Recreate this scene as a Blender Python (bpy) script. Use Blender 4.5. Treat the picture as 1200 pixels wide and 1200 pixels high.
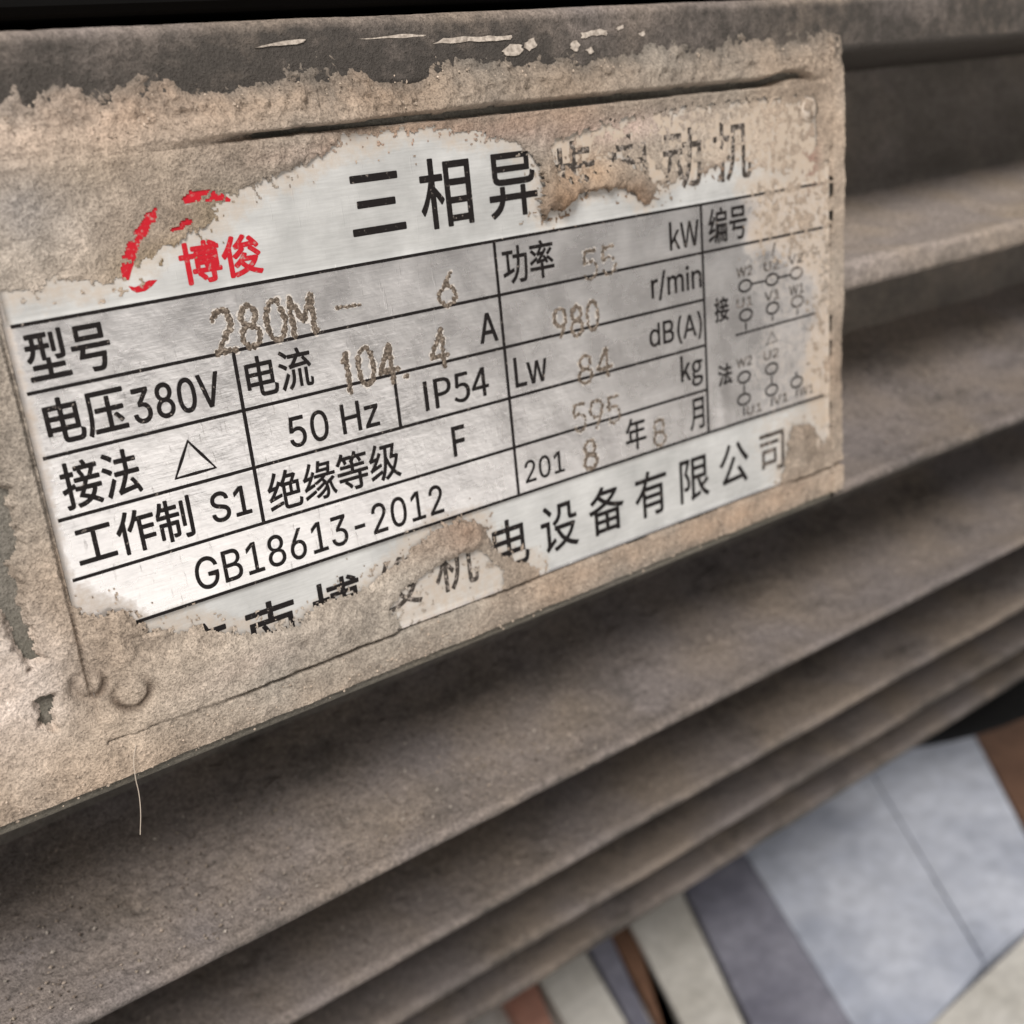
import bpy, math, random
import numpy as np
from mathutils import Matrix, Vector

random.seed(7)
rng = np.random.default_rng(7)
scene = bpy.context.scene
for o in list(bpy.data.objects):
    bpy.data.objects.remove(o)

U = 0.007            # one row of the nameplate table, in metres
# Pose of the camera relative to the nameplate (solved from the table's ruled lines)
CR = np.array([[0.80143256, 0.09431257, -0.59060223],
               [-0.2717118, 0.93711564, -0.21905928],
               [0.53280254, 0.33603484, 0.77666083]])
CC = np.array([-3.61221164, -2.28276229, -17.50727773])
CF = 1320.9933

def W(x, y, h=0.0):
    """table coordinates (x right, y down, h out of the plate) -> world metres"""
    return Vector((x * U, -h * U, -y * U))

# ------------------------------------------------------------------ camera
cam = bpy.data.cameras.new('camera')
cam.sensor_width = 36.0
cam.lens = CF / 1200 * 36
cam.clip_start = 0.005
cam.clip_end = 50
cam.dof.use_dof = True
cam.dof.focus_distance = 19.0 * U
cam.dof.aperture_fstop = 24
cam.dof.aperture_blades = 0
cobj = bpy.data.objects.new('camera', cam)
scene.collection.objects.link(cobj)
def wv(v):
    return Vector((v[0], v[2], -v[1]))
r_, u_, b_ = wv(CR[0]), wv(-CR[1]), wv(-CR[2])
m = Matrix.Identity(4)
for i in range(3):
    m[i][0], m[i][1], m[i][2] = r_[i], u_[i], b_[i]
    m[i][3] = (wv(CC) * U)[i]
cobj.matrix_world = m
scene.camera = cobj

# ------------------------------------------------------------------ light
world = bpy.data.worlds.new('World')
scene.world = world
world.use_nodes = True
bg = world.node_tree.nodes['Background']
bg.inputs[0].default_value = (1.0, 0.975, 0.96, 1)
bg.inputs[1].default_value = 0.38

def area(name, loc, target, size, power, col=(1, 1, 1), sy=None):
    l = bpy.data.lights.new(name, 'AREA')
    l.energy = power
    l.color = col
    l.shape = 'RECTANGLE'
    l.size = size
    l.size_y = sy or size
    o = bpy.data.objects.new(name, l)
    scene.collection.objects.link(o)
    o.location = loc
    o.rotation_euler = (Vector(target) - Vector(loc)).to_track_quat('-Z', 'Y').to_euler()
    return o
PC = W(9, 2.5)
# shop ceiling light, above and in front of the motor
area('ceiling_light', (-0.50, -0.74, 0.86), PC, 0.42, 23, (1.0, 0.945, 0.885))
# added spot: brightens the floor patch that the plate's lower left reflects
sl = bpy.data.lights.new('floor_patch_spot', 'SPOT')
sl.energy = 1700
sl.color = (0.97, 0.985, 1.0)
sl.shadow_soft_size = .12
sl.spot_size = math.radians(19)
sl.spot_blend = .85
so = bpy.data.objects.new('floor_patch_spot', sl)
scene.collection.objects.link(so)
so.location = (0.35, -3.0, 1.6)
so.rotation_euler = (Vector((0.22, -0.78, -0.32)) - so.location).to_track_quat('-Z', 'Y').to_euler()

vs = scene.view_settings
vs.view_transform = 'Standard'
vs.look = 'None'
vs.gamma = 1
vs.exposure = 0
vs.use_curve_mapping = False

# ------------------------------------------------------------------ helpers
H = np.array([[CF, 0, 600], [0, CF, 600], [0, 0, 1]]) @ np.c_[CR[:, 0], CR[:, 1], CR @ -CC]
HI = np.linalg.inv(H)
def P(px, py):
    """photo pixel -> nameplate plane (table coordinates)"""
    v = HI @ np.array([px, py, 1.0])
    return v[0] / v[2], v[1] / v[2]
def on_plane(px, py, axis, val):
    d = CR.T @ np.array([(px - 600) / CF, (py - 600) / CF, 1])
    return CC + d * (val - CC[axis]) / d[axis]

def _hash(ix, iy, seed):
    n = (ix.astype(np.int64) * 374761393 + iy.astype(np.int64) * 668265263 + seed * 1442695041) & 0xffffffff
    n = ((n ^ (n >> 13)) * 1274126177) & 0xffffffff
    n = n ^ (n >> 16)
    return (n & 0xffff) / 65535.0
def vnoise(x, y, seed=0):
    ix, iy = np.floor(x), np.floor(y)
    fx, fy = x - ix, y - iy
    fx = fx * fx * (3 - 2 * fx)
    fy = fy * fy * (3 - 2 * fy)
    a, b = _hash(ix, iy, seed), _hash(ix + 1, iy, seed)
    c, d = _hash(ix, iy + 1, seed), _hash(ix + 1, iy + 1, seed)
    return (a + (b - a) * fx) * (1 - fy) + (c + (d - c) * fx) * fy
def fbm(x, y, s, octv=4, seed=0):
    v, a, t = 0, 1.0, 0
    for o in range(octv):
        v = v + a * vnoise(x * s + 17.3 * o, y * s + 9.1 * o, seed + o)
        t += a
        a *= .5
        s *= 2.03
    return v / t          # 0..1, about .5
def sstep(a, b, x):
    t = np.clip((x - a) / (b - a), 0, 1)
    return t * t * (3 - 2 * t)
def sdist(poly, x, y):
    """signed distance to a polygon, positive inside"""
    d = np.full(x.shape, 1e9)
    ins = np.zeros(x.shape, bool)
    n = len(poly)
    for i in range(n):
        ax, ay = poly[i]
        bx, by = poly[(i + 1) % n]
        ex, ey = bx - ax, by - ay
        t = np.clip(((x - ax) * ex + (y - ay) * ey) / (ex * ex + ey * ey + 1e-12), 0, 1)
        d = np.minimum(d, np.hypot(x - ax - t * ex, y - ay - t * ey))
        if ay != by:
            ins ^= ((ay > y) != (by > y)) & (x < ex * (y - ay) / (by - ay) + ax)
    return np.where(ins, d, -d)
def poly(*pts):
    return [P(*p) for p in pts]

def link(o, parent=None):
    scene.collection.objects.link(o)
    if parent:
        o.parent = parent
    return o
def mesh_np(name, verts, faces, mat, parent=None, smooth=True, col=None):
    """verts (n,3) world coordinates, faces list or (m,k) array"""
    me = bpy.data.meshes.new(name)
    if isinstance(faces, np.ndarray):
        k = faces.shape[1]
        me.vertices.add(len(verts))
        me.vertices.foreach_set('co', np.asarray(verts, np.float32).ravel())
        me.loops.add(faces.size)
        me.loops.foreach_set('vertex_index', faces.ravel().astype(np.int32))
        me.polygons.add(len(faces))
        me.polygons.foreach_set('loop_start', np.arange(0, faces.size, k, dtype=np.int32))
        me.update(calc_edges=True)
    else:
        me.from_pydata([tuple(v) for v in verts], [], faces)
        me.update()
    if smooth:
        me.polygons.foreach_set('use_smooth', np.ones(len(me.polygons), bool))
    if col is not None:
        a = me.color_attributes.new('tint', 'FLOAT_COLOR', 'POINT')
        a.data.foreach_set('color', np.c_[col, np.ones(len(col))].astype(np.float32).ravel())
    me.validate()
    me.materials.append(mat)
    return link(bpy.data.objects.new(name, me), parent)
def grid_faces(nu, nv):
    i = np.arange(nu * nv).reshape(nu, nv)
    return np.stack([i[:-1, :-1], i[1:, :-1], i[1:, 1:], i[:-1, 1:]], -1).reshape(-1, 4)
def wpts(x, y, h):
    return np.stack([x * U, -h * U, -y * U], -1).reshape(-1, 3)
def bevel(o, w, seg=3):
    b = o.modifiers.new('bevel', 'BEVEL')
    b.width = w
    b.segments = seg
    b.limit_method = 'ANGLE'
    return o
def box(name, a, b, mat, parent=None, bev=0.0):
    """a, b opposite corners in table coordinates (x, y, h)"""
    xs, ys, hs = zip(a, b)
    v = [W(x, y, h) for x in xs for y in ys for h in hs]
    f = [(0, 1, 3, 2), (4, 6, 7, 5), (0, 4, 5, 1), (2, 3, 7, 6), (0, 2, 6, 4), (1, 5, 7, 3)]
    o = mesh_np(name, v, f, mat, parent, smooth=False)
    import bmesh
    bm = bmesh.new()
    bm.from_mesh(o.data)
    bmesh.ops.recalc_face_normals(bm, faces=bm.faces)
    bm.to_mesh(o.data)
    bm.free()
    return bevel(o, bev) if bev else o

# ------------------------------------------------------------------ materials
class NT:
    def __init__(s, name):
        s.m = bpy.data.materials.new(name)
        s.m.use_nodes = True
        s.t = s.m.node_tree
        s.b = s.t.nodes['Principled BSDF']
    def n(s, t, **kw):
        n = s.t.nodes.new(t)
        for k, v in kw.items():
            if k.startswith('i_'):
                n.inputs[k[2:].replace('_', ' ')].default_value = v
            else:
                setattr(n, k, v)
        return n
    def l(s, a, b):
        s.t.links.new(a, b)
    def pos(s):
        return s.n('ShaderNodeNewGeometry').outputs['Position']
    def noise(s, scale, detail=3, rough=.55, vec=None, out='Fac'):
        n = s.n('ShaderNodeTexNoise', i_Scale=scale, i_Detail=detail, i_Roughness=rough)
        s.l(vec or s.pos(), n.inputs['Vector'])
        return n.outputs[out]
    def ramp(s, fac, stops):
        r = s.n('ShaderNodeValToRGB')
        e = r.color_ramp.elements
        while len(e) < len(stops):
            e.new(.5)
        for q, (p, c) in zip(e, stops):
            q.position = p
            q.color = (c, c, c, 1) if isinstance(c, (int, float)) else (*c, 1)
        s.l(fac, r.inputs[0])
        return r.outputs[0]
    def mix(s, fac, a, b, mode='MIX'):
        n = s.n('ShaderNodeMix', data_type='RGBA', blend_type=mode)
        for sock, v in ((n.inputs[0], fac), (n.inputs[6], a), (n.inputs[7], b)):
            if isinstance(v, (int, float)):
                sock.default_value = v
            elif isinstance(v, tuple):
                sock.default_value = (*v, 1) if len(v) == 3 else v
            else:
                s.l(v, sock)
        return n.outputs[2]
    def math(s, op, a, b=0.0):
        n = s.n('ShaderNodeMath', operation=op)
        for sock, v in ((n.inputs[0], a), (n.inputs[1], b)):
            if isinstance(v, (int, float)):
                sock.default_value = v
            else:
                s.l(v, sock)
        return n.outputs[0]
    def bump(s, hs, prev=None):
        """hs: list of (height socket, distance, strength)"""
        for h, d, st in hs:
            n = s.n('ShaderNodeBump', i_Distance=d, i_Strength=st)
            s.l(h, n.inputs['Height'])
            if prev is not None:
                s.l(prev, n.inputs['Normal'])
            prev = n.outputs[0]
        s.l(prev, s.b.inputs['Normal'])
    def set(s, **kw):
        for k, v in kw.items():
            i = s.b.inputs[k.replace('_', ' ')]
            if isinstance(v, tuple):
                i.default_value = (*v, 1)
            elif isinstance(v, (int, float)):
                i.default_value = v
            else:
                s.l(v, i)
        return s

def plain(name, col, rough=.6, metal=0.0, spec=.5):
    t = NT(name)
    t.set(Base_Color=col, Roughness=rough, Metallic=metal, Specular_IOR_Level=spec)
    return t.m

def mat_dust():
    t = NT('packed_dust')
    a = t.n('ShaderNodeAttribute', attribute_name='tint')
    g = t.noise(3600, 2, .7)
    g2 = t.noise(900, 3, .6)
    c = t.mix(1.0, a.outputs['Color'], t.ramp(g, [(.28, .62), (.5, 1.0), (.74, 1.28)]), 'MULTIPLY')
    c = t.mix(1.0, c, t.ramp(g2, [(.3, .82), (.7, 1.14)]), 'MULTIPLY')
    t.set(Base_Color=c, Roughness=1.0, Specular_IOR_Level=.08)
    t.bump([(g, .00022, .8), (g2, .0004, .5)])
    return t.m
M_DUST = mat_dust()

def mat_casting(name, dust=(.228, .190, .160), paint=(.055, .050, .046), lo=.38, hi=.62, up=.5):
    """dark painted cast iron under a layer of settled dust: thicker on faces that look up"""
    t = NT(name)
    p = t.pos()
    mp = t.n('ShaderNodeMapping')
    mp.inputs['Scale'].default_value = (.55, 1, 1)
    t.l(p, mp.inputs[0])
    n1 = t.noise(70, 5, .62, mp.outputs[0])
    n2 = t.noise(420, 4, .65)
    g = t.math('ADD', t.math('MULTIPLY', t.noise(3200, 2, .75), .6), t.math('MULTIPLY', t.noise(1300, 2, .6), .4))
    geo = t.n('ShaderNodeNewGeometry')
    sx = t.n('ShaderNodeSeparateXYZ')
    t.l(geo.outputs['Normal'], sx.inputs[0])
    f = t.math('ADD', t.math('MULTIPLY', n1, .65), t.math('MULTIPLY', n2, .35))
    f = t.math('ADD', f, t.math('MULTIPLY', sx.outputs[2], up * .25))
    f = t.ramp(f, [(lo, 0.0), (hi, 1.0)])
    hue = t.noise(45, 2, .5)
    dcol = t.mix(t.ramp(hue, [(.35, 0.0), (.65, 1.0)]), dust, (dust[0] * .87, dust[1] * .92, dust[2] * 1.05))
    dcol = t.mix(1.0, dcol, t.ramp(g, [(.32, .45), (.5, 1.0), (.68, 1.55)]), 'MULTIPLY')
    pcol = t.mix(1.0, paint, t.ramp(g, [(.25, .7), (.75, 1.4)]), 'MULTIPLY')
    t.set(Base_Color=t.mix(f, pcol, dcol), Roughness=.92, Specular_IOR_Level=.2)
    t.bump([(n2, .0005, .35), (g, .00045, 1.0)])
    return t.m
M_FIN = mat_casting('dusty_cast_iron')
M_BARE = mat_casting('bare_painted_iron', dust=(.30, .255, .21), paint=(.13, .118, .105), lo=.42, hi=.80, up=.2)
M_TOPFIN = mat_casting('chipped_painted_iron', dust=(.27, .22, .18), paint=(.056, .050, .045), lo=.45, hi=.80, up=1.1)
M_MIDFIN = mat_casting('thickly_dusted_iron', dust=(.34, .28, .225), paint=(.09, .08, .07), lo=.28, hi=.60, up=.6)
M_BOSS = mat_casting('olive_painted_iron', dust=(.25, .215, .17), paint=(.125, .118, .100), lo=.40, hi=.85, up=.3)
M_BLACK = plain('black_iron_and_gap_shade', (.006, .006, .006), .8, 0, .1)  # near black: end shield, and shade in the gap above the top fin

def mat_plate(name, base, metal, rough):
    t = NT(name)
    mp = t.n('ShaderNodeMapping')
    mp.inputs['Scale'].default_value = (.06, 1, 1)
    t.l(t.pos(), mp.inputs[0])
    br = t.noise(5000, 2, .6, mp.outputs[0])
    cl = t.noise(120, 4, .6)
    sp = t.noise(900, 3, .7)
    a = t.n('ShaderNodeAttribute', attribute_name='tint')
    c = t.mix(1.0, base, t.ramp(br, [(.3, .92), (.7, 1.06)]), 'MULTIPLY')
    c = t.mix(1.0, c, t.ramp(cl, [(.3, .76), (.7, 1.10)]), 'MULTIPLY')
    # dust film that the wiping left behind: amount is stored per vertex, grain from noise
    f = t.math('ADD', a.outputs['Fac'], t.math('MULTIPLY', t.math('SUBTRACT', sp, .5), .9))
    f = t.math('MULTIPLY', t.ramp(f, [(.22, 0.0), (.85, 1.0)]), .92)
    c = t.mix(f, c, (.43, .35, .275))
    mt = t.math('MULTIPLY', t.math('SUBTRACT', 1.0, f), metal)
    rg = t.math('ADD', t.math('MULTIPLY', f, .5), t.ramp(cl, [(.3, rough - .06), (.7, rough + .08)]))
    t.set(Base_Color=c, Metallic=mt, Roughness=rg, Specular_IOR_Level=.45)
    mp2 = t.n('ShaderNodeMapping')
    mp2.inputs['Scale'].default_value = (1, 1, .10)
    mp2.inputs['Rotation'].default_value = (0, .75, 0)
    t.l(t.pos(), mp2.inputs[0])
    sc_ = t.noise(2600, 2, .6, mp2.outputs[0])
    t.bump([(t.ramp(sc_, [(.66, 0.0), (.72, 1.0)]), .00003, .6), (cl, .0006, .3), (br, .00002, .5), (sp, .00004, .5)])
    return t.m
M_ALU = mat_plate('brushed_aluminium', (.68, .665, .66), .80, .27)
M_WHITE = mat_plate('white_enamel', (.50, .505, .50), .15, .42)

def mat_ink(name, col, wear=(.62, .74)):
    t = NT(name)
    w = t.noise(1500, 3, .7)
    t.set(Base_Color=t.mix(t.ramp(w, [(wear[0], 0.0), (wear[1], 1.0)]), col, (.32, .28, .25)), Roughness=.75, Specular_IOR_Level=.12)
    return t.m
M_INK = mat_ink('black_ink', (.012, .010, .010))
M_FAINT = mat_ink('worn_black_ink', (.045, .038, .033), (.50, .66))
M_RED = mat_ink('red_ink', (.43, .014, .024), (.56, .74))
def mat_stamp():
    t = NT('dirt_in_stamped_digits')
    w = t.noise(2600, 2, .7)
    t.set(Base_Color=t.ramp(w, [(.34, (.045, .036, .028)), (.52, (.125, .10, .08)), (.72, (.34, .29, .24))]), Roughness=.85, Specular_IOR_Level=.2)
    t.bump([(w, .00012, .8)])
    return t.m
M_STAMP = mat_stamp()
M_BURR = plain('raised_metal_burr', (.70, .66, .62), .35, .5)

# ------------------------------------------------------------------ the motor
motor = bpy.data.objects.new('electric_motor', None)
motor.empty_display_size = .05
link(motor)
AX_Y, AX_Z, RAD = 2.3, 40.0, 40.0        # motor axis and radius of the fin tips, in rows
FLOOR_Y = 45.0
motor.location = (0, 0, 0)
motor['label'] = 'dust covered electric motor with horizontal cooling fins and riveted nameplate'
motor['category'] = 'motor'
X0, X1 = -9.0, 50.0

# housing wall behind the fins: part of a cylinder
def housing():
    nx, na = 60, 120
    R = RAD - 4.6
    a = np.linspace(-1.35, 1.75, na)
    x = np.linspace(X0, X1, nx)
    A, X = np.meshgrid(a, x, indexing='ij')
    Rr = R + (fbm(X, A * R, .6, 3, 5) - .5) * .25
    y = AX_Y + Rr * np.sin(A)
    z = AX_Z - Rr * np.cos(A)
    return mesh_np('housing_wall', wpts(X, y, -z), grid_faces(na, nx), M_BARE, motor)
housing()

def fin(tip_y, tip_z, th=.5, root=1.5, depth=5.6, tilt=0.0, mat=M_FIN, x0=X0, x1=X1, seed=0, rough=1.0, step=.11, n=44):
    """tip_y: lower front edge. A tapered cast fin with rounded tip, profile swept along x"""
    pr = []
    rr = min(.22, th * .48)
    for i in range(n):                       # top face, root -> tip
        s = i / n
        pr.append((depth - (depth - rr) * s, -(th + (root - th) * (1 - s) ** 1.8)))
    for k in range(7):
        an = k / 6 * math.pi / 2
        pr.append((rr - rr * math.sin(an), -th + rr - rr * math.cos(an)))
    for k in range(7):
        an = k / 6 * math.pi / 2
        pr.append((rr - rr * math.cos(an), -rr + rr * math.sin(an)))
    for i in range(1, 9):
        s = i / 8
        pr.append((rr + (depth - rr) * s, .45 * s))
    pr = np.array(pr)
    ca, sa = math.cos(tilt), math.sin(tilt)
    z = pr[:, 0] * ca + pr[:, 1] * sa
    y = pr[:, 1] * ca - pr[:, 0] * sa
    x = np.arange(x0, x1 + step, step)
    Z, X = np.meshgrid(z, x, indexing='ij')
    Y, _ = np.meshgrid(y, x, indexing='ij')
    S = np.cumsum(np.r_[0, np.hypot(np.diff(z), np.diff(y))])[:, None] + 0 * X
    mound = sstep(.52, .72, fbm(X * .6, S, .5, 3, seed))
    d = (fbm(X, S, .25, 2, seed + 5) - .5) * .14 + .07 * mound + (fbm(X, S, 2.0, 3, seed + 40) - .5) * .035
    d = d + (fbm(X, S, 9.0, 3, seed + 80) - .5) * (.035 + .07 * mound)
    d = d + .06 * sstep(.74, .80, fbm(X, S, 3.0, 2, seed + 60)) - .05 * sstep(.76, .82, fbm(X, S, 2.2, 2, seed + 70))
    d = d * rough * (.35 + .65 * sstep(.1, 1.6, np.abs(S - S[n + 6])))
    nz, ny = np.gradient(y), -np.gradient(z)            # normal of the profile
    ln = np.hypot(nz, ny) + 1e-9
    Z = Z + d * (-(nz / ln))[:, None] + tip_z
    Y = Y + d * (-(ny / ln))[:, None] * -1 + tip_y
    wob = (fbm(x, x * 0, .3, 3, seed + 9) - .5) * .05 * rough
    return mesh_np('cooling_fin', wpts(X, Y + wob[None, :], -Z), grid_faces(len(pr), len(x)), mat, motor)

# fin tips, from above the nameplate down to the last one over the floor
fin(-8.4, 1.0, .7, 1.4, seed=3, tilt=-.05)
fin(-2.72, .03, 1.22, 1.9, mat=M_TOPFIN, seed=13, rough=.5)
fin(2.68, .05, .75, 2.0, x0=18.3, seed=23, mat=M_MIDFIN)
fin(7.85, .02, .34, 3.4, x0=18.3, seed=33)
fin(13.1, 1.41, .34, 2.6, tilt=.03, seed=43, step=.055, n=150)
fin(18.4, 4.46, .40, 2.4, tilt=.05, seed=53, step=.075, n=90)
fin(23.7, 7.80, .45, 1.5, depth=6.6, tilt=.08, seed=63)
fin(29.0, 11.2, .60, 1.6, depth=7.4, tilt=.12, seed=73)

box('gap_shade_block', (-9.0, -8.2, -1.6), (24.0, -4.25, -8.0), M_BLACK, motor, .3 * U)  # added black block: stands in for deep shade above the top fin

# raised pad that carries the nameplate
BX0, BX1, BY0, BY1, BH = -7.0, 18.60, -3.09, 7.85, -.10
bevel(box('nameplate_pad', (BX0, BY0, BH), (BX1, BY1, -9.0), M_BOSS, motor), .13 * U, 4)

# end shield at the far end, a black disc with a rounded rim
def end_shield():
    D = 16.6
    prof = [(33.2, 0), (33.2, 36), (33.2, 39.6), (33.5, 40.4), (34.2, 40.9), (36.0, 40.9), (36.8, 40.3), (37.2, 38.5), (39.0, 30.0), (40, 12), (40, 0.0)]
    n = 128
    vs_, fs = [], []
    for k in range(n):
        a = 2 * math.pi * k / n
        for x, r in prof:
            vs_.append(W(x + D, AX_Y + r * 1.008 * math.sin(a), -(AX_Z - r * 1.008 * math.cos(a))))
    q = len(prof)
    for k in range(n):
        k2 = (k + 1) % n
        for j in range(q - 1):
            fs.append((k * q + j, k * q + j + 1, k2 * q + j + 1, k2 * q + j))
    return mesh_np('end_shield', vs_, fs, M_BLACK, motor)
end_shield()

# ------------------------------------------------------------------ the nameplate
PX0, PX1, PY0, PY1 = -.12, 18.12, -2.20, 6.86
# what the dust hides, traced on the plate: thick crust and thin film
CRUST_TOP = poly((-40, 60), (-40, 350), (0, 357), (30, 348), (67, 337), (110, 343), (135, 336), (146, 324), (160, 322), (178, 316),
                 (200, 298), (222, 287), (245, 274), (258, 262), (263, 248), (275, 238), (292, 226), (318, 219), (345, 210),
                 (368, 196), (392, 178), (405, 168), (440, 168), (500, 160), (560, 166), (590, 170), (607, 178),
                 (623, 196), (628, 214), (622, 232), (620, 250), (632, 263), (648, 256), (668, 246), (682, 234), (704, 228),
                 (728, 232), (744, 241), (752, 250), (762, 243), (772, 232), (800, 216), (830, 206), (852, 192), (872, 187),
                 (900, 196), (930, 200), (1000, 190), (1000, 40), (500, 60))
CRUST_BOT = poly((40, 690), (95, 700), (104, 712), (122, 713), (138, 706), (152, 706), (164, 722), (180, 729), (205, 727), (222, 722),
                 (240, 724), (255, 728), (274, 734), (300, 733), (322, 727), (342, 722), (362, 708), (385, 695), (405, 690),
                 (428, 681), (448, 668), (466, 650), (484, 634), (506, 616), (530, 606), (558, 600), (574, 607), (580, 625),
                 (588, 642), (604, 648), (622, 650), (634, 658), (637, 680), (640, 720), (400, 850), (60, 900))
CRUST_RIGHT = poly((908, 580), (913, 545), (917, 520), (920, 503), (930, 491), (944, 489), (956, 498), (964, 512), (990, 505), (1000, 560), (960, 600))
# clearer windows inside the crust, where letters still show
WIN_BOT = poly((455, 712), (470, 690), (500, 668), (535, 650), (562, 640), (575, 660), (592, 668), (588, 690), (540, 712), (470, 738))
WIN_TITLE = poly((640, 165), (700, 142), (800, 122), (900, 112), (955, 110), (958, 205), (905, 205), (880, 190), (850, 188), (815, 205), (770, 225), (755, 205), (720, 190), (690, 215), (650, 215))
RED1 = poly((186, 238), (180, 262), (165, 290), (155, 316), (150, 330), (141, 322), (142, 300), (150, 278), (166, 250))
RED2 = poly((212, 236), (222, 222), (248, 220), (270, 229), (264, 238), (240, 236), (220, 242))
RED3 = poly((198, 269), (215, 255), (232, 252), (230, 261), (204, 274))
FILM_R = poly((882, 245), (858, 222), (850, 200), (990, 170), (990, 520), (955, 500), (940, 440), (950, 330), (905, 300), (880, 285))

def film(x, y):
    """dust film on the wiped plate, 0..1"""
    f = np.zeros_like(x)
    nz = (fbm(x, y, 1.1, 4, 300) - .5)
    f = np.maximum(f, sstep(-.5, .5, sdist(FILM_R, x, y) + nz * .9) * .78)
    f = np.maximum(f, sstep(-.6, .3, sdist(WIN_TITLE, x, y) + nz * .5) * .85)
    f = np.maximum(f, sstep(-.15, .25, sdist(WIN_BOT, x, y)) * .60)
    for c in (CRUST_TOP, CRUST_BOT, CRUST_RIGHT):
        f = np.maximum(f, sstep(-.42, .05, sdist(c, x, y) + nz * .5) * .54)
    f = np.maximum(f, sstep(.28, .0, x - PX0 + nz * .4) * .6)
    f = np.maximum(f, sstep(.35, .0, PX1 - x) * .8)
    f = np.maximum(f, sstep(.30, .0, y - PY0 + nz * .4) * .7)
    f = np.maximum(f, sstep(14.2, 16.5, x + nz * 1.5) * .36)
    return np.clip(f + nz * .10, 0, 1)

def plate_h(x, y):
    """the thin plate is not quite flat"""
    return (fbm(x, y, .16, 2, 77) - .5) * .05 + .10 * np.exp(-((x - 14.45) / .16) ** 2 - ((y - 4.4) / .7) ** 2) * .25

def sheet(name, x0, y0, x1, y1, h, th, mat, parent, st=.09):
    nx, ny = max(2, int((x1 - x0) / st)), max(2, int((y1 - y0) / st))
    x, y = np.linspace(x0, x1, nx), np.linspace(y0, y1, ny)
    X, Y = np.meshgrid(x, y, indexing='ij')
    Hh = plate_h(X, Y) + h
    F = film(X, Y).ravel()
    v = wpts(X, Y, Hh)
    f = grid_faces(nx, ny)
    idx = np.arange(nx * ny).reshape(nx, ny)
    ring = np.r_[idx[:, 0], idx[-1, 1:], idx[-2::-1, -1], idx[0, -2:0:-1]]
    vb = v[ring].copy()
    vb[:, 1] += th * U
    n0 = len(v)
    k = np.arange(len(ring))
    k2 = (k + 1) % len(ring)
    side = np.stack([ring[k], ring[k2], n0 + k2, n0 + k], -1)
    v = np.r_[v, vb]
    F = np.r_[F, F[ring]]
    return mesh_np(name, v, np.r_[f, side], mat, parent, smooth=True, col=np.repeat(F[:, None], 3, 1))

plate = sheet('nameplate', PX0, PY0, PX1, PY1, 0, .10, M_ALU, motor)
sheet('white_panel', PX0 + .06, PY0 + .06, PX1 - .06, -.02, .003, .002, M_WHITE, plate)
sheet('white_panel', PX0 + .06, 5.02, PX1 - .06, PY1 - .05, .003, .002, M_WHITE, plate)

HI_INK = .0075
def strip(name, pts, w, mat, closed=False, h=HI_INK, parent=plate):
    """flat ribbon through plate points"""
    pts = [np.array(p, float) for p in pts]
    out = []
    n = len(pts)
    # resample so that the ribbon can follow the plate
    rs = []
    for i in range(n if closed else n - 1):
        a, b = pts[i], pts[(i + 1) % n]
        k = max(1, int(np.hypot(*(b - a)) / .25))
        rs += [a + (b - a) * j / k for j in range(k)]
    if not closed:
        rs.append(pts[-1])
    n = len(rs)
    v, f = [], []
    for i in range(n):
        a = rs[i - 1] if (i or closed) else rs[i]
        b = rs[(i + 1) % n] if (i < n - 1 or closed) else rs[i]
        t = (b - a) / (np.hypot(*(b - a)) + 1e-9)
        nn = np.array([-t[1], t[0]]) * w / 2
        for s in (1, -1):
            q = rs[i] + nn * s
            v.append(W(q[0], q[1], h + float(plate_h(q[0:1], q[1:2])[0])))
    for i in range(n if closed else n - 1):
        j = (i + 1) % n
        f.append((2 * i, 2 * j, 2 * j + 1, 2 * i + 1))
    return mesh_np(name, v, f, mat, parent, smooth=False)

VX = [0, 3.2366, 6.1427, 8.6088, 13.9717, 17.87]
for y, x0, x1 in ((0, 0, 17.9), (1, 0, 17.9), (2, 0, 13.97), (3, 0, 13.97), (4, 0, 13.97), (5, 0, 17.9)):
    strip('ruled_line', [(x0 - .02, y), (x1, y)], .055, M_INK)
for x, y0, y1 in ((VX[1], 1, 4), (VX[2], 2, 3), (VX[3], 0, 5), (VX[4], 0, 5)):
    strip('ruled_line', [(x, y0 + .028), (x, y1 - .028)], .062, M_INK, h=HI_INK + .001)

# lettering: glyph outlines fitted into boxes on the plate
import os
def get_font(fn):
    try:      # typefaces that ship inside Blender itself
        return bpy.data.fonts.load(os.path.join(bpy.utils.system_resource('DATAFILES'), 'fonts', fn))
    except Exception:
        return bpy.data.fonts.load('<builtin>')
font = get_font('Inter.woff2')
font_cjk = get_font('Noto Sans CJK Regular.woff2')
def glyph_mesh(s, bold=0.0):
    cu = bpy.data.curves.new('text', 'FONT')
    cu.body = s
    cu.font = font_cjk if ord(s[0]) > 0x2000 or s in ('IP54', 'kW', 'kg', 'Lw') else font
    cu.size = 1
    cu.resolution_u = 4
    o = bpy.data.objects.new('text', cu)
    scene.collection.objects.link(o)
    bpy.context.view_layer.update()
    dg = bpy.context.evaluated_depsgraph_get()
    me = o.evaluated_get(dg).to_mesh()
    v = np.array([tuple(q.co)[:2] for q in me.vertices])
    f = [tuple(p.vertices) for p in me.polygons]
    o.evaluated_get(dg).to_mesh_clear()
    bpy.data.objects.remove(o)
    bpy.data.curves.remove(cu)
    return v, f
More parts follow.
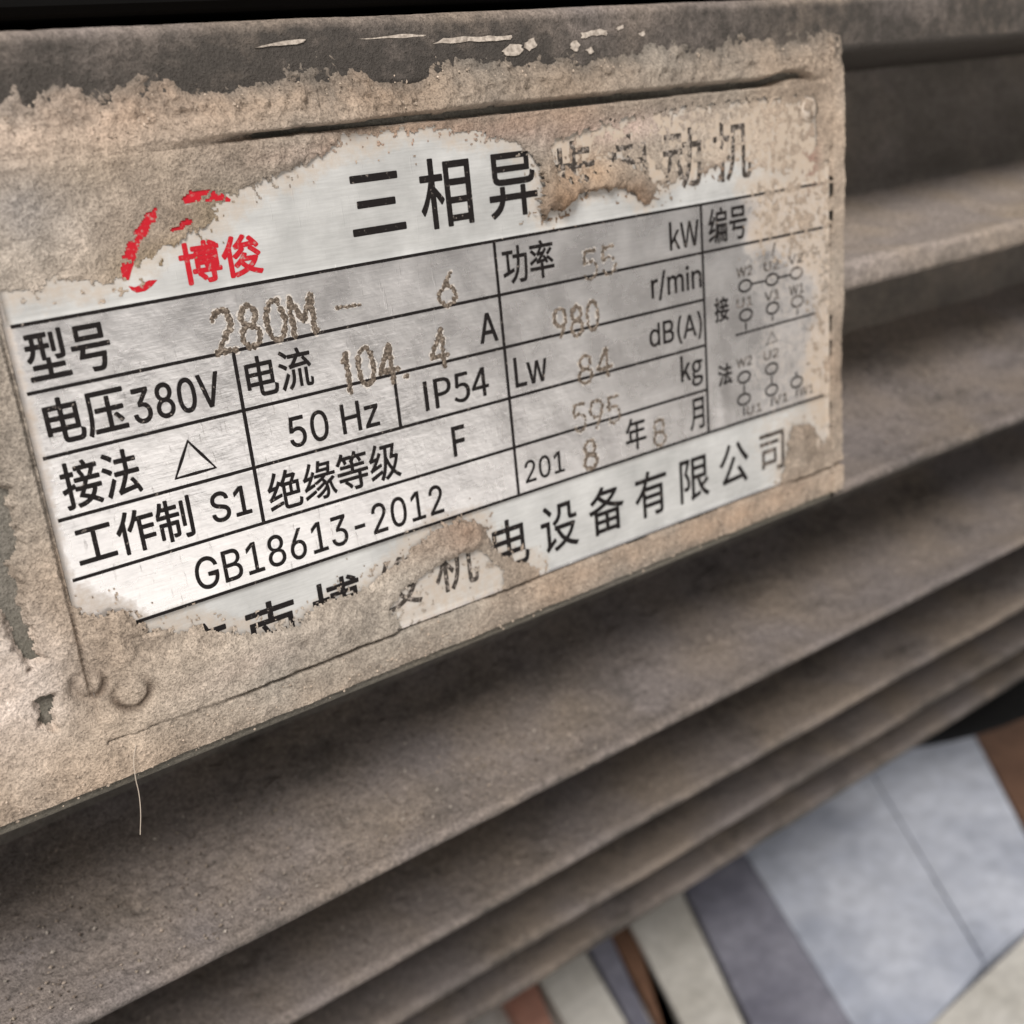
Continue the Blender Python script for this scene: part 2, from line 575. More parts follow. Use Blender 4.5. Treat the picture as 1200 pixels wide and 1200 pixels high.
def embolden(x, y, f, b):
    """thicken flat glyphs with shifted copies"""
    if b <= 0:
        return x, y, f, np.zeros(len(x))
    xs, ys, fs, hs = [], [], [], []
    for k in range(9):
        dx, dy = (0, 0) if k == 8 else (b * math.cos(k * math.pi / 4), b * math.sin(k * math.pi / 4))
        fs += [tuple(q + len(x) * k for q in p) for p in f]
        xs.append(x + dx)
        ys.append(y + dy)
        hs.append(np.full(len(x), k * .00025))
    return np.concatenate(xs), np.concatenate(ys), fs, np.concatenate(hs)
def text_box(s, x0, ytop, x1, ybot, mat=M_INK, bold=0.0, slant=0.0, h=HI_INK, name='printed_text', full=None):
    v, f = glyph_mesh(s, bold)
    if full:      # place by the glyph cell rather than by its ink
        lo, hi = np.array(full[0]), np.array(full[1])
    else:
        lo, hi = v.min(0), v.max(0)
    t = (v - lo) / (hi - lo)
    x = x0 + t[:, 0] * (x1 - x0) + slant * (t[:, 1] - .5)
    y = ybot + t[:, 1] * (ytop - ybot)
    x, y, f, dh = embolden(x, y, f, bold)
    hh = plate_h(x, y) + h + dh
    return mesh_np(name, wpts(x, y, hh), f, mat, plate, smooth=False)
def text(s, bl, br, tp, **kw):
    a, b, c = P(*bl), P(*br), P(*tp)
    return text_box(s, a[0], c[1], b[0], (a[1] + b[1]) / 2, **kw)

for s, bl, br, tp, bd in [
    ('型号', (38, 450), (134, 430), (92, 380), .012),
    ('电压', (60, 523), (152, 503), (50, 470), .012),
    ('380V', (160, 498), (261, 474), (262, 433), .010),
    ('接法', (79, 597), (168, 577), (143, 527), .012),
    ('工作制', (95, 664), (230, 629), (217, 581), .010),
    ('S1', (251, 613), (296, 602), (287, 568), .008),
    ('电流', (293, 467), (369, 452), (350, 407), .008),
    ('50 Hz', (342, 524), (446, 500), (417, 470), .006),
    ('IP54', (500, 482), (574, 463), (568, 430), .006),
    ('A', (564, 403), (584, 398), (572, 367), .010),
    ('绝缘等级', (319, 603), (471, 557), (460, 516), .008),
    ('F', (533, 535), (547, 531), (545, 497), .010),
    ('GB18613-2012', (233, 693), (521, 601), (513, 568), .004),
    ('功率', (592, 336), (650, 321), (637, 281), .008),
    ('kW', (785, 294), (819, 286), (783, 261), .006),
    ('r/min', (764, 354), (822, 340), (778, 317), .008),
    ('dB(A)', (762, 410), (823, 398), (822, 364), .006),
    ('kg', (799, 457), (824, 450), (798, 418), .008),
    ('Lw', (605, 454), (642, 445), (603, 420), .008),
    ('编号', (831, 287), (875, 278), (867, 239), .008),
    ('年', (735, 530), (758, 523), (743, 490), .008),
    ('月', (810, 505), (826, 501), (823, 465), .008),
    ('201', (617, 567), (662, 552), (660, 527), .004),
    ('接', (838, 379), (854, 374), (848, 348), .010),
    ('法', (842, 453), (858, 449), (853, 426), .010)]:
    text(s, bl, br, tp, bold=bd)

# title and maker's line, one character at a time on an even pitch
def line_of(chars, c0, c1, w, ytop, ybot, bold, faint=()):
    gs = [glyph_mesh(ch, bold)[0] for ch in chars]
    CELL = (np.min([g.min(0) for g in gs], 0), np.max([g.max(0) for g in gs], 0))
    for i, ch in enumerate(chars):
        cx = c0 + (c1 - c0) * i / (len(chars) - 1)
        text_box(ch, cx - w / 2, ytop, cx + w / 2, ybot, bold=bold, full=CELL, mat=M_FAINT if i in faint else M_INK)
tx0, tx1 = P(442, 236)[0], P(857, 163)[0]
line_of('三相异步电动机', tx0, tx1, 1.14, P(590, 176)[1], P(513, 268)[1], .014, (3, 4, 5, 6))
bx0, bx1 = P(648, 618)[0], P(863, 541)[0]
pt = (bx1 - bx0) / 4
ref = [(1, P(315, 712)[0]), (2, P(397, 688)[0]), (4, P(537, 664)[0]), (6, bx0), (10, bx1)]
pt, o0 = np.polyfit([r[0] for r in ref], [r[1] for r in ref], 1)
line_of('济南博俊机电设备有限公司', o0, o0 + 11 * pt, .98, P(656, 588)[1], P(642, 650)[1], .012, (3, 4, 11))
text('博俊', (216, 333), (309, 320), (300, 273), mat=M_RED, bold=.018)

# red round emblem, mostly under the dust: an open crescent ring
def ribbon_var(name, pxs, ws, mat):
    """ribbon of varying width through photo pixels on the plate"""
    pts = np.array([P(*p) for p in pxs])
    t = np.linspace(0, len(pts) - 1, 40)
    k = np.arange(len(pts))
    x, y, w = np.interp(t, k, pts[:, 0]), np.interp(t, k, pts[:, 1]), np.interp(t, k, ws)
    for _ in range(3):
        x[1:-1] = (x[:-2] + 2 * x[1:-1] + x[2:]) / 4
        y[1:-1] = (y[:-2] + 2 * y[1:-1] + y[2:]) / 4
    dx, dy = np.gradient(x), np.gradient(y)
    ln = np.hypot(dx, dy)
    nx, ny = -dy / ln * w / 2, dx / ln * w / 2
    X = np.stack([x + nx, x - nx], -1).ravel()
    Y = np.stack([y + ny, y - ny], -1).ravel()
    f = [(2 * i, 2 * i + 1, 2 * i + 3, 2 * i + 2) for i in range(39)]
    return mesh_np(name, wpts(X, Y, plate_h(X, Y) + HI_INK + .0005), f, mat, plate, smooth=False)
ribbon_var('printed_emblem', [(147, 328), (147, 312), (152, 292), (163, 268), (180, 244), (202, 231), (225, 228), (250, 228), (270, 235)],
           [.10, .20, .27, .29, .27, .24, .24, .20, .04], M_RED)
ribbon_var('printed_emblem', [(198, 271), (210, 264), (222, 259), (232, 256)], [.05, .17, .17, .05], M_RED)
q = [P(150, 335), P(158, 336.5), P(166, 333), P(174, 328.5), P(184, 328), P(178, 335), P(170, 341), P(160, 343), P(154, 340)]
mesh_np('printed_emblem', [W(x, y, HI_INK + .001 + float(plate_h(np.array([x]), np.array([y]))[0])) for x, y in q], [tuple(range(len(q)))], M_RED, plate, smooth=False)

# triangle and wiring diagram
def tri(a, b, c, w, mat=M_INK):
    strip('wiring_symbol', [P(*a), P(*b), P(*c)], w, mat, closed=True)
tri((220, 517), (206, 561), (253, 548), .055)
tri((904, 389), (898, 404), (911, 399), .04, M_FAINT)
def ring(px, py, rx=.16, ry=.16, mat=M_INK):
    cx, cy = P(px, py)
    strip('wiring_symbol', [(cx + rx * math.cos(a), cy + ry * math.sin(a)) for a in np.linspace(0, 2 * math.pi, 20)[:-1]], .05, mat, closed=True)
def wire(a, b, w=.045, mat=M_INK):
    strip('wiring_symbol', [P(*a), P(*b)], w, mat)
for px, py, mt in ((873, 335, M_INK), (904.5, 327.5, M_INK), (933, 320, M_FAINT), (874, 369, M_INK), (905, 361, M_INK), (934, 353, M_FAINT),
                   (872, 442, M_INK), (872, 468, M_INK), (904, 432, M_INK), (904, 457, M_INK), (933, 447.5, M_INK)):
    ring(px, py, .20, .125, mt)
for a, b, mt in (((879, 333), (898.5, 328.8), M_INK), ((910.5, 326), (927, 321.5), M_INK), ((874, 378), (874, 387), M_INK), ((905, 370), (905, 376), M_INK),
                 ((934, 362), (934, 369), M_INK), ((862, 393), (955, 367), M_INK), ((908, 284), (904.5, 300), M_FAINT),
                 ((872, 451), (872, 460), M_INK), ((872, 477), (872, 487), M_INK), ((904, 441), (904, 449), M_INK), ((904, 466), (904, 476), M_INK),
                 ((933, 436), (933, 439.5), M_INK), ((933, 456), (933, 465), M_INK)):
    wire(a, b, mat=mt)
for s, px, py, mt in (('W2', 872, 318, M_FAINT), ('U2', 904, 311, M_FAINT), ('V2', 932, 303, M_FAINT), ('U1', 872.5, 354, M_FAINT), ('V1', 904.5, 346, M_FAINT), ('W1', 933, 339, M_FAINT),
                      ('W2', 872, 424, M_FAINT), ('U2', 903.5, 415, M_FAINT), ('U1', 884, 479, M_FAINT), ('V1', 914.5, 467, M_FAINT), ('W1', 944, 457, M_FAINT)):
    cx, cy = P(px, py)
    text_box(s, cx - .25, cy - .105, cx + .25, cy + .105, mat=mt, bold=.004)

# stamped digits: punched strokes filled with dirt
def arcp(cx, cy, rx, ry, a0, a1, n=14):
    return [(cx + rx * math.cos(math.radians(a0 + (a1 - a0) * i / n)), cy + ry * math.sin(math.radians(a0 + (a1 - a0) * i / n))) for i in range(n + 1)]
STROKE = {
    '0': [arcp(.5, .5, .42, .5, 0, 360, 28)],
    '1': [[(.25, .82), (.55, 1), (.55, 0)]],
    '2': [arcp(.5, .72, .4, .28, 170, -35) + [(.08, 0), (.95, 0)]],
    '4': [[(.72, 0), (.72, 1), (.05, .3), (.98, .3)]],
    '5': [[(.9, 1), (.2, 1), (.14, .56)] + arcp(.5, .32, .42, .32, 130, -150)],
    '6': [[(.8, 1)] + arcp(.5, .3, .42, .3, 165, -195, 24)],
    '8': [arcp(.5, .75, .34, .25, 0, 360, 20), arcp(.5, .26, .42, .26, 0, 360, 22)],
    '9': [arcp(.5, .7, .42, .3, -10, 350, 22) + [(.86, .5), (.45, 0)]],
    'M': [[(.05, 0), (.05, 1), (.5, .35), (.95, 1), (.95, 0)]],
    '-': [[(0, .5), (1, .5)]],
    '.': [[(.35, .03), (.65, .03)]]}
def stamp(s, bl, br, tp, gap=.22, widths=None, w=.085):
    a, b, c = P(*bl), P(*br), P(*tp)
    x0, x1, yb, yt = a[0], b[0], (a[1] + b[1]) / 2, c[1]
    ws = [{'.': .45, '1': .7, ' ': .55, 'M': 1.15}.get(ch, 1.0) for ch in s]
    tot = sum(ws) + gap * (len(s) - 1)
    k = (x1 - x0) / tot
    v, f, bv, bf = [], [], [], []
    w *= .98
    cur = x0
    for ch, cw in zip(s, ws):
        dy = random.uniform(-.025, .025)
        for st in STROKE.get(ch, []):
            pts = [np.array((cur + p[0] * cw * k, yb - p[1] * (yb - yt) + dy)) for p in st]
            L = []
            for i in range(len(pts) - 1):
                n = max(1, int(np.hypot(*(pts[i + 1] - pts[i])) / .032))
                L += [pts[i] + (pts[i + 1] - pts[i]) * j / n for j in range(n)]
            L.append(pts[-1])
            for p in L:      # every punch mark is a small domed spot of dirt
                r = w * random.uniform(.38, .66)
                p = p + np.array([random.gauss(0, .010), random.gauss(0, .010)])
                hz = .006 + float(plate_h(p[0:1], p[1:2])[0])
                base = len(v)
                v.append(W(p[0], p[1], hz + .018 + random.random() * .014))
                for q in range(7):
                    an = q * 2 * math.pi / 7 + random.random() * .5
                    rr = r * random.uniform(.8, 1.2)
                    v.append(W(p[0] + rr * math.cos(an), p[1] + rr * math.sin(an), hz))
                f += [(base, base + 1 + (q + 1) % 7, base + 1 + q) for q in range(7)]
                if random.random() < .8:
                    bb = len(bv)
                    o_ = np.array([random.gauss(0, .012), random.gauss(0, .012)])
                    for q in range(6):
                        an = q * math.pi / 3
                        bv.append(W(p[0] + o_[0] + r * 1.3 * math.cos(an), p[1] + o_[1] + r * 1.3 * math.sin(an), hz - .001 + .0006 * random.random()))
                    bf.append(tuple(bb + q for q in range(6)))
        cur += (cw + gap) * k
    mesh_np('stamped_rim', bv, bf, M_BURR, plate, smooth=False)
    return mesh_np('stamped_number', v, f, M_STAMP, plate, smooth=True)
stamp('280M', (253, 414), (372, 391), (265, 363), w=.10)
stamp('-', (398, 380), (424, 374), (398, 342), w=.06)
stamp('6', (515, 361), (538, 356), (525, 320), w=.085)
stamp('104.', (403, 458), (480, 442), (470, 400), w=.10)
stamp('4', (506, 434), (528, 429), (517, 388), w=.09)
stamp('55', (683, 329), (722, 319), (718, 288), w=.07)
stamp('980', (650, 398), (703, 386), (695, 354), w=.085)
stamp('84', (678, 450), (717, 440), (710, 409), w=.08)
stamp('595', (672, 508), (728, 493), (724, 462), w=.07)
stamp('8', (685, 552), (702, 547), (690, 518), w=.09)
stamp('8', (766, 524), (782, 518), (773, 491), w=.07)

# rivets
def rivet(px, py, r=.27, hh=.10, mat=None):
    cx, cy = P(px, py)
    v, f = [W(cx, cy, hh)], []
    n = 24
    rings = [(.35, .95), (.65, .8), (.88, .5), (1.0, .12), (1.04, -.1)]
    for k, z in rings:
        for i in range(n):
            a = 2 * math.pi * i / n
            v.append(W(cx + r * k * math.cos(a), cy + r * k * math.sin(a), hh * z))
    f += [(0, 1 + (i + 1) % n, 1 + i) for i in range(n)]
    for j in range(len(rings) - 1):
        for i in range(n):
            a, b = 1 + j * n + i, 1 + j * n + (i + 1) % n
            f.append((a, b, b + n, a + n))
    return mesh_np('rivet', v, f, mat or M_ALU, plate, col=np.full((len(v), 3), .8))
rivet(947, 128)
rivet(153, 808, mat=M_FIN)
rivet(952, 520)

# ------------------------------------------------------------------ dust on the pad and over the plate
def dust():
    st = .027
    x = np.arange(-4.5, BX1 - .02, st)
    y = np.arange(BY0 - .42, BY1 - .24, st)
    X, Y = np.meshgrid(x, y, indexing='ij')
    n1 = fbm(X, Y, .7, 4, 10)
    n2 = fbm(X, Y, 2.6, 4, 20)
    n3 = fbm(X, Y, 9.0, 3, 30)
    n4 = vnoise(X * 23, Y * 23, 31) * .6 + rng.random(X.shape) * .4
    edge = (n2 - .5) * .20 + (n3 - .5) * .22
    sp_in = np.minimum(np.minimum(X - PX0, PX1 - X), np.minimum(Y - PY0, PY1 - Y))     # >0 on the plate
    off = sstep(.03, -.03, sp_in)
    base = off * (BH + .045 * sstep(-2.62, -2.80, Y)) + (1 - off) * plate_h(X, Y)
    T = np.zeros_like(X)
    # pad around the plate
    pad = .16 + (n1 - .5) * .16 + (n2 - .5) * .07
    above = sstep(PY0 + .02, PY0 - .12, Y) * sstep(1.5, 4.0, X) * sstep(18.1, 17.2, X)
    pad = pad + above * (.16 + (n1 - .5) * .1) * sstep(BY0, BY0 + .45, Y)
    pad = pad * sstep(-.16, .66, Y - BY0 + (n1 - .5) * .6 + (n2 - .5) * .4 + (n3 - .5) * .3)
    pad = np.where(Y > 6.5, pad * (.65 + .35 * sstep(BY1 - .02, BY1 - .5, Y)), pad)
    T = np.where(off > .5, pad, T)
    # narrow open groove along the top and the lower edge of the plate, cracks at the sides
    gw = .045 + .05 * sstep(5, 9, X) * sstep(17.6, 16.5, X)
    gy = PY0 - .06 - .10 * sstep(15.5, 16.6, X) * sstep(17.6, 17.0, X) + (n2 - .5) * .05
    g = sstep(gw * 1.6, gw * .5, np.abs(Y - gy)) * sstep(3.2, 4.2, X) * sstep(17.5, 17.2, X)
    T = T * (1 - g)
    gl = sstep(.07, .02, np.abs(Y - PY1 - .02 + (n2 - .5) * .03)) * sstep(1.5, 3.0, X) * (n1 > .32)
    T = T * (1 - .85 * gl)
    gs = sstep(.07, .02, np.abs(X - PX1 - .02 + (n2 - .5) * .08)) * sstep(.42, .5, n2)
    T = T * (1 - .8 * gs)
    gs = sstep(.055, .02, np.abs(X - PX0 + .03 + (n2 - .5) * .04)) * sstep(-.5, .5, Y) * sstep(6.6, 5.6, Y)
    T = T * (1 - .7 * gs)
    # crust on the plate
    cr = np.full(X.shape, -9.0)
    for c in (CRUST_TOP, CRUST_BOT, CRUST_RIGHT):
        cr = np.maximum(cr, sdist(c, X, Y))
    cr = cr + edge
    thick = sstep(-.05, .75, cr) * (.06 + .09 * n1 + (n2 - .5) * .10) + .003
    cx, cy = P(205, 268)
    thick = thick * (1 - .6 * np.exp(-((X - cx) ** 2 + (Y - cy) ** 2) / 2.2))
    # heavier clods at the blob over the title and at the lower crust
    for px, py, r, a in ((690, 215, 1.1, 0.17), (640, 235, .7, 0.14), (545, 622, .8, 0.11), (300, 740, 1.6, 0.055), (140, 725, .8, 0.066),
                         (225, 275, .35, 0.05), (935, 515, .8, 0.066), (350, 200, .9, 0.044)):
        cx, cy = P(px, py)
        thick = thick + a * np.exp(-((X - cx) ** 2 + (Y - cy) ** 2) / (r * r)) * sstep(0, .25, cr) * (.6 + .8 * n2)
    # rising rim where wiping has pushed the dust up
    thick = thick + .012 * sstep(0, .10, cr) * sstep(.45, .15, cr) * (n2 > .42)
    keep = cr > .26 * (n4 * .6 + n3 * .4)
    # loose specks scattered off the crust's edge
    speck = (cr > -.55) & (n4 * .6 + n3 * .4 > .60 + .24 * np.clip(-cr, 0, 1) / .55)
    thick = np.where(speck & ~keep, .006 + .012 * n3, thick)
    keep |= speck
    # windows where the dust is only a broken film
    def thin(pl, cover, k=.25):
        nonlocal thick, keep
        w = sstep(-k, k, sdist(pl, X, Y) + edge * .8)
        thick = thick * (1 - w) + w * (.004 + .010 * n3)
        sel = (n3 * .45 + n4 * .25 + n2 * .30) > (.5 + (1 - cover - .5) * .55)
        keep = np.where(w > .5, sel, keep)
    thin(WIN_TITLE, .55)
    thin(WIN_BOT, .30, .18)
    thin(RED1, .40, .22)
    thin(RED2, .44, .22)
    thin(RED3, .42, .12)
    fr = sdist(FILM_R, X, Y) + (n1 - .5) * 1.2
    selr = (n3 * .45 + n4 * .25 + n2 * .30) > (.60 - .10 * sstep(0, 1.0, fr))
    k2 = (fr > -.2) & selr & ~keep
    thick = np.where(k2, .004 + .010 * n3, thick)
    keep |= k2
    onp = off <= .5
    T = np.where(onp, thick, T)
    keep = np.where(onp, keep & (sp_in > -.03), T > .0005)
    # places where the dust has come off the pad
    bare = np.maximum(sdist(poly((-30, 560), (8, 575), (16, 606), (22, 640), (12, 660), (28, 690), (24, 716), (34, 744), (44, 770), (34, 778), (24, 756), (8, 724), (-30, 690)), X, Y),
                      sdist(poly((46, 822), (58, 818), (58, 838), (64, 852), (52, 846)), X, Y)) + edge * .9
    keep &= ~((bare > 0) & ~onp)
    T = T * np.where(onp, 1, sstep(0, -.12, bare))
    # fine grain
    T = T + np.where(keep, (n3 - .5) * .024 + (n4 - .5) * .036, 0) * np.where(onp, sstep(0, .1, T), 1)
    # a finger-wide smooth swipe below the plate's lower left, craters round the rivet
    sw = sstep(-.10, .12, sdist(poly((175, 792), (230, 768), (300, 745), (372, 728), (376, 740), (320, 765), (250, 790), (190, 806)), X, Y))
    T = T * (1 - sw) + sw * (.14 + .05 * n1)
    ring_dirt = np.zeros_like(X)
    for px, py, r in ((153, 808, .30), (104, 800, .24)):
        cx, cy = P(px, py)
        d = np.hypot(X - cx, Y - cy) + (n2 - .5) * .12
        ringm = np.exp(-((d - r) / .07) ** 2) * sstep(-.35, .1, Y - cy + .05 * X * 0)
        T = T * (1 - .75 * ringm)
        ring_dirt = np.maximum(ring_dirt, ringm * sstep(.3, .6, n2 + .1))
    cx, cy = P(947, 128)
    d = np.hypot(X - cx, Y - cy)
    T = T + .11 * sstep(.30, .12, d) * (1 + 0 * X)
    T = np.maximum(T, .004)
    Hh = base + T
    # dust colour, with dirt and shade under crust edges painted in
    c0 = np.array([.340, .286, .236])
    col = c0[None, None, :] * (.50 + .84 * n1)[..., None] * (.70 + .54 * n2)[..., None] * (.72 + .56 * n4)[..., None]
    def blob(px, py, rx, ry, c, a, nzs=.8):
        nonlocal col
        cx, cy = P(px, py)
        w = np.exp(-(((X - cx) / rx) ** 2 + ((Y - cy) / ry) ** 2)) * a
        w = np.clip(w * (1 + (n2 - .5) * 2 * nzs), 0, 1)[..., None]
        col = col * (1 - w) + np.array(c) * w
    blob(60, 140, 2.5, .7, (.56, .44, .36), .6)
    blob(60, 300, 1.6, 1.2, (.52, .44, .37), .6)
    blob(30, 240, .6, .5, (.25, .225, .21), .8)
    blob(700, 240, 1.0, .30, (.15, .085, .045), .95)  # dirt and shade under the clump's lower edge, painted dark brown
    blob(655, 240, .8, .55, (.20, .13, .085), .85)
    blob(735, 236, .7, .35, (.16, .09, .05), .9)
    blob(690, 205, 1.2, .4, (.33, .24, .17), .7)
    blob(200, 305, .9, .3, (.20, .16, .10), .8)
    blob(255, 255, .4, .4, (.22, .18, .12), .7)
    blob(535, 625, .9, .35, (.26, .185, .14), .7)
    blob(470, 650, .9, .25, (.26, .20, .155), .7)
    blob(760, 640, 4.0, .35, (.40, .30, .225), .6)
    blob(860, 605, 3.0, .3, (.40, .30, .225), .55)
    blob(950, 190, .25, .5, (.24, .13, .11), .8)
    blob(720, 150, 1.8, .25, (.60, .45, .39), .6)
    blob(880, 160, 2.6, .7, (.52, .43, .35), .6)
    blob(500, 165, 2.4, .16, (.40, .27, .22), .6)
    blob(20, 820, .8, 1.2, (.60, .55, .52), .8)
    blob(120, 860, 2.0, .8, (.47, .40, .33), .5)
    blob(330, 110, 4.0, .5, (.36, .265, .195), .6)
    blob(650, 100, 4.0, .6, (.27, .22, .175), .7)
    blob(870, 80, 3.0, .6, (.30, .245, .195), .6)
    blob(560, 145, 3.0, .2, (.30, .21, .16), .6)
    blob(970, 350, .5, 4.0, (.33, .275, .225), .6)
    blob(120, 200, 1.4, .35, (.30, .25, .20), .6)
    blob(450, 760, 3.0, .5, (.33, .28, .23), .5)
    blob(840, 204, .7, .16, (.15, .10, .07), .8)  # shadow line below the crust, painted into the dust colour
    blob(300, 772, 1.2, .25, (.44, .36, .30), .8)
    rd = (ring_dirt * .85)[..., None]
    col = col * (1 - rd) + np.array([.075, .055, .042]) * rd
    hue = (fbm(X, Y, .45, 3, 500) - .5)[..., None]
    col = col * (1 + hue * np.array([.16, -.02, -.18]))
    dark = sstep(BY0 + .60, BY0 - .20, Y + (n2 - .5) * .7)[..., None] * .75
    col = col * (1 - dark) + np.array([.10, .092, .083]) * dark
    v = wpts(X, Y, Hh)
    nx, ny = X.shape
    F = grid_faces(nx, ny)
    kk = keep.ravel()
    F = F[kk[F].sum(1) >= 3]
    used = np.unique(F)
    remap = np.full(len(v), -1)
    remap[used] = np.arange(len(used))
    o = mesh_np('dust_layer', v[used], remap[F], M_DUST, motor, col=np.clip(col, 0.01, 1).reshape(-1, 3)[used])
    o['kind'] = 'stuff'
    return o
dust()

# loose grains and crumbs lying on the fins and the pad
def grains():
    v, f, cols = [], [], []
    def crumb(p, r, c):
        base = len(v)
        d = [(1, 0, 0), (-1, 0, 0), (0, 1, 0), (0, -1, 0), (0, 0, 1), (0, 0, -1)]
        for q in d:
            s = r * random.uniform(.6, 1.3)
            v.append(Vector(p) + Vector(q) * s)
            cols.append(c)
        for a, b, c_ in ((0, 2, 4), (2, 1, 4), (1, 3, 4), (3, 0, 4), (2, 0, 5), (1, 2, 5), (3, 1, 5), (0, 3, 5)):
            f.append((base + a, base + b, base + c_))
    def on_fin(n, ty, tz, th, root, depth, xr, dr, big):
        for _ in range(n):
            s = random.uniform(*dr)
            zz = s
            k = 1 - (s / depth)
            top = -(th + (root - th) * (1 - max(0, k)) ** 1.8)
            x = random.uniform(*xr)
            r = random.choice([.012, .015, .018, .022, .025, .03, .045]) * big * U
            g = random.uniform(.7, 1.25)
            c = np.array(random.choice([(.30, .25, .21), (.26, .22, .18), (.40, .36, .32), (.16, .13, .11)])) * g
            crumb(W(x, ty + top - .06, -(tz + zz)), r, c)
    on_fin(1500, 13.1, 1.41, .34, 2.6, 5.6, (-3, 12), (.1, 4.5), 1.0)
    on_fin(400, 18.4, 4.46, .40, 2.4, 5.6, (-2, 14), (.1, 4), 1.1)
    on_fin(120, 23.7, 7.8, .45, 1.5, 5.6, (0, 16), (.1, 3), 1.2)
    on_fin(120, 7.85, .02, .34, 3.4, 5.6, (18.8, 28), (.1, 4.5), 1.0)
    on_fin(60, 2.68, .05, .75, 1.5, 5.6, (18.8, 28), (.0, 4.5), 1.0)
    for _ in range(700):
        x, y = random.uniform(-3, 18.4), random.choice([random.uniform(6.95, 7.65), random.uniform(-3.0, -2.4)])
        g = random.uniform(.75, 1.2)
        crumb(W(x, y, BH + .19), random.choice([.012, .018, .024, .03]) * U, np.array((.46, .38, .31)) * g)
    o = mesh_np('dust_crumbs', v, f, M_DUST, motor, smooth=False, col=np.array(cols))
    o['kind'] = 'stuff'
grains()

# chips of white paint along the top fin's edge
def flakes():
    mt = NT('flaked_white_paint')
    n = mt.noise(1800, 3, .6)
    mt.set(Base_Color=mt.ramp(n, [(.35, (.24, .205, .175)), (.65, (.52, .46, .40))]), Roughness=.9)
    for pts in (((508, 52), (520, 45), (545, 43), (575, 42), (601, 41), (600, 47), (575, 48), (540, 49)),
                ((590, 60), (600, 52), (612, 52), (614, 60), (605, 66), (594, 65)),
                ((615, 50), (626, 45), (629, 53), (622, 60), (617, 57)),
                ((671, 50), (676, 46), (680, 52), (676, 61), (670, 57)),
                ((681, 38), (700, 34), (713, 35), (710, 41), (695, 41), (683, 45)),
                ((688, 58), (694, 55), (696, 60), (691, 64)),
                ((722, 33), (732, 29), (731, 33), (724, 35)),
                ((748, 38), (757, 36), (756, 42), (750, 42)),
                ((300, 55), (330, 48), (360, 46), (356, 50), (330, 53)),
                ((420, 45), (470, 40), (500, 40), (498, 43), (460, 45))):
        q = []
        for i in range(len(pts)):
            a, b = np.array(pts[i], float), np.array(pts[(i + 1) % len(pts)], float)
            for t in (0, .33, .66):
                p = a + (b - a) * t
                q.append(P(p[0] + random.uniform(-1.6, 1.6), p[1] + random.uniform(-1, 1)))
        v = [W(x, y, -.015) for x, y in q] + [W(x, y, -.10) for x, y in q]
        k = len(q)
        fc = [tuple(range(k))] + [(i, i + k, (i + 1) % k + k, (i + 1) % k) for i in range(k)]
        mesh_np('paint_flake', v, fc, mt.m, motor, smooth=False)
flakes()

# ------------------------------------------------------------------ a loose fibre hanging from the pad's lower edge
def fibre():
    pts = [P(157, 870), P(153, 885), P(154, 905), P(159, 925), P(161, 945), P(162, 975)]
    hs = [.10, .16, .20, .16, .16, .10]
    cu = bpy.data.curves.new('fibre', 'CURVE')
    cu.dimensions = '3D'
    cu.bevel_depth = .008 * U
    cu.bevel_resolution = 2
    sp = cu.splines.new('BEZIER')
    sp.bezier_points.add(len(pts) - 1)
    for b, (x, y), h in zip(sp.bezier_points, pts, hs):
        b.co = W(x, y, h)
        b.handle_left_type = b.handle_right_type = 'AUTO'
    tmp = bpy.data.objects.new('fibre', cu)
    link(tmp)
    bpy.context.view_layer.update()
    dg = bpy.context.evaluated_depsgraph_get()
    me = bpy.data.meshes.new_from_object(tmp.evaluated_get(dg))
    bpy.data.objects.remove(tmp)
    me.materials.clear()
    me.materials.append(plain('pale_fibre', (.42, .36, .30), .8))
    o = link(bpy.data.objects.new('fibre', me))
    o['label'] = 'single pale hair-thin fibre hanging over the pad edge below the nameplate'
    o['category'] = 'fibre'
fibre()

# ------------------------------------------------------------------ floor
def mat_floor(name, col, col2, rough=.6, sc=30):
    t = NT(name)
    n = t.noise(sc, 4, .6)
    n2 = t.noise(sc * 6, 3, .6)
    c = t.mix(t.ramp(n, [(.35, 0.0), (.65, 1.0)]), col, col2)
    c = t.mix(1.0, c, t.ramp(n2, [(.3, .85), (.7, 1.12)]), 'MULTIPLY')
    t.set(Base_Color=c, Roughness=rough)
    t.bump([(n2, .001, .4)])
    return t.m
M_FLOOR = mat_floor('worn_concrete', (.40, .375, .35), (.48, .455, .43), .8)
M_BROWN = mat_floor('brown_board', (.12, .06, .035), (.19, .10, .06), .8)
M_BLUE = mat_floor('blue_grey_board', (.37, .40, .48), (.56, .59, .67), .45, 24)
M_DKBLUE = mat_floor('dark_grey_board', (.15, .15, .19), (.25, .25, .30), .5, 40)
M_PALE = mat_floor('pale_board', (.46, .44, .40), (.60, .58, .54), .6, 35)
M_OCHRE = mat_floor('ochre_wood', (.30, .22, .13), (.36, .27, .17), .7)
M_REDB = mat_floor('red_brown_board', (.30, .14, .10), (.38, .20, .15), .7, 35)
s_ = 8.0
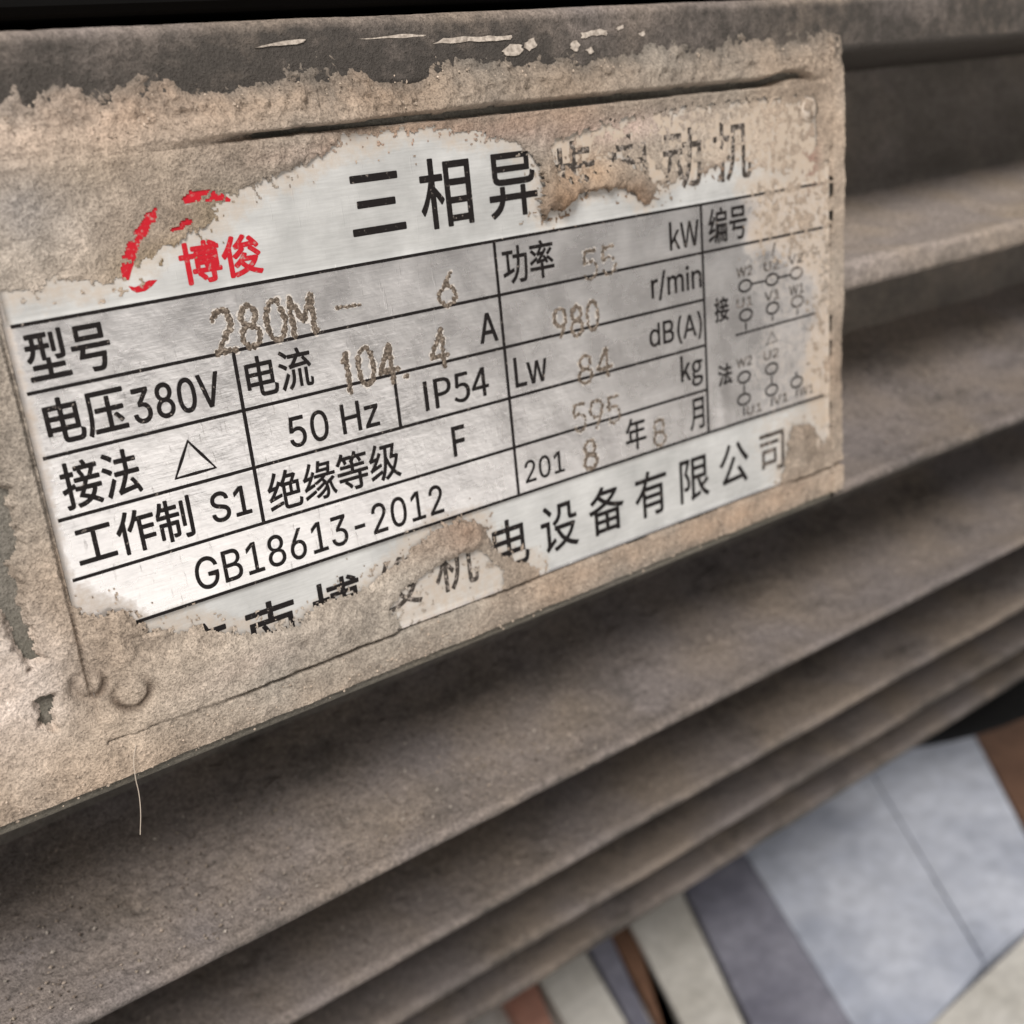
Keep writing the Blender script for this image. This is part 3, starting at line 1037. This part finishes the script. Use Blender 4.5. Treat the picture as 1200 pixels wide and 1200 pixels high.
fl = mesh_np('floor', [(-s_, -s_, -(FLOOR_Y + 1.2) * U), (s_, -s_, -(FLOOR_Y + 1.2) * U), (s_, s_, -(FLOOR_Y + 1.2) * U), (-s_, s_, -(FLOOR_Y + 1.2) * U)], [(0, 1, 2, 3)], M_FLOOR, smooth=False)
fl['kind'] = 'structure'
def board(pxs, mat, far=9, near=0, top=0.0, name='board'):
    """pxs: left-far, left-near, right-near, right-far pixels on the floor plane"""
    q = [on_plane(a, b, 1, FLOOR_Y - top) for a, b in pxs]
    lf, ln, rn, rf = [np.array((p[0], p[2])) for p in q]
    dl, dr = (lf - ln) / np.hypot(*(lf - ln)), (rf - rn) / np.hypot(*(rf - rn))
    lf, rf = lf + dl * far, rf + dr * far
    ln, rn = ln - dl * near, rn - dr * near
    c = [lf, ln, rn, rf]
    v = [W(p[0], FLOOR_Y - top, -p[1]) for p in c] + [W(p[0], FLOOR_Y + 1.19, -p[1]) for p in c]
    f = [(0, 1, 2, 3), (0, 4, 5, 1), (1, 5, 6, 2), (2, 6, 7, 3), (3, 7, 4, 0)]
    return bevel(mesh_np(name, v, f, mat, fl, smooth=False), .05 * U, 2)
board([(812, 1060), (880, 1200), (997, 1200), (880, 1012)], M_DKBLUE, 9, 8)
board([(881.5, 1012), (1037, 1262), (1152, 1127), (1020, 905)], M_BLUE, 9, 0, .02)
board([(1021.5, 905), (1153.5, 1125), (1240, 1052), (1140, 858)], M_BLUE, 9, 0, .04)
board([(738, 1082), (820, 1240), (872, 1200), (808, 1064)], M_PALE, 9, 6, .15)
board([(690, 1110), (740, 1200), (762, 1200), (716, 1098)], M_DKBLUE, 9, 8)
board([(628, 1140), (668, 1210), (735, 1200), (684, 1112)], M_PALE, 9, 8, .1)
board([(585, 1160), (610, 1205), (650, 1205), (624, 1142)], M_REDB, 9, 8)
board([(1085, 1205), (1200, 1420), (1420, 1300), (1240, 1062)], M_PALE, 0, 14, .1)
board([(1142, 858), (1244, 1050), (1420, 960), (1300, 800)], M_BROWN, 9, 0, -.2)
board([(712, 1090), (775, 1205), (790, 1240), (742, 1082)], M_BROWN, 9, 6, -.3)
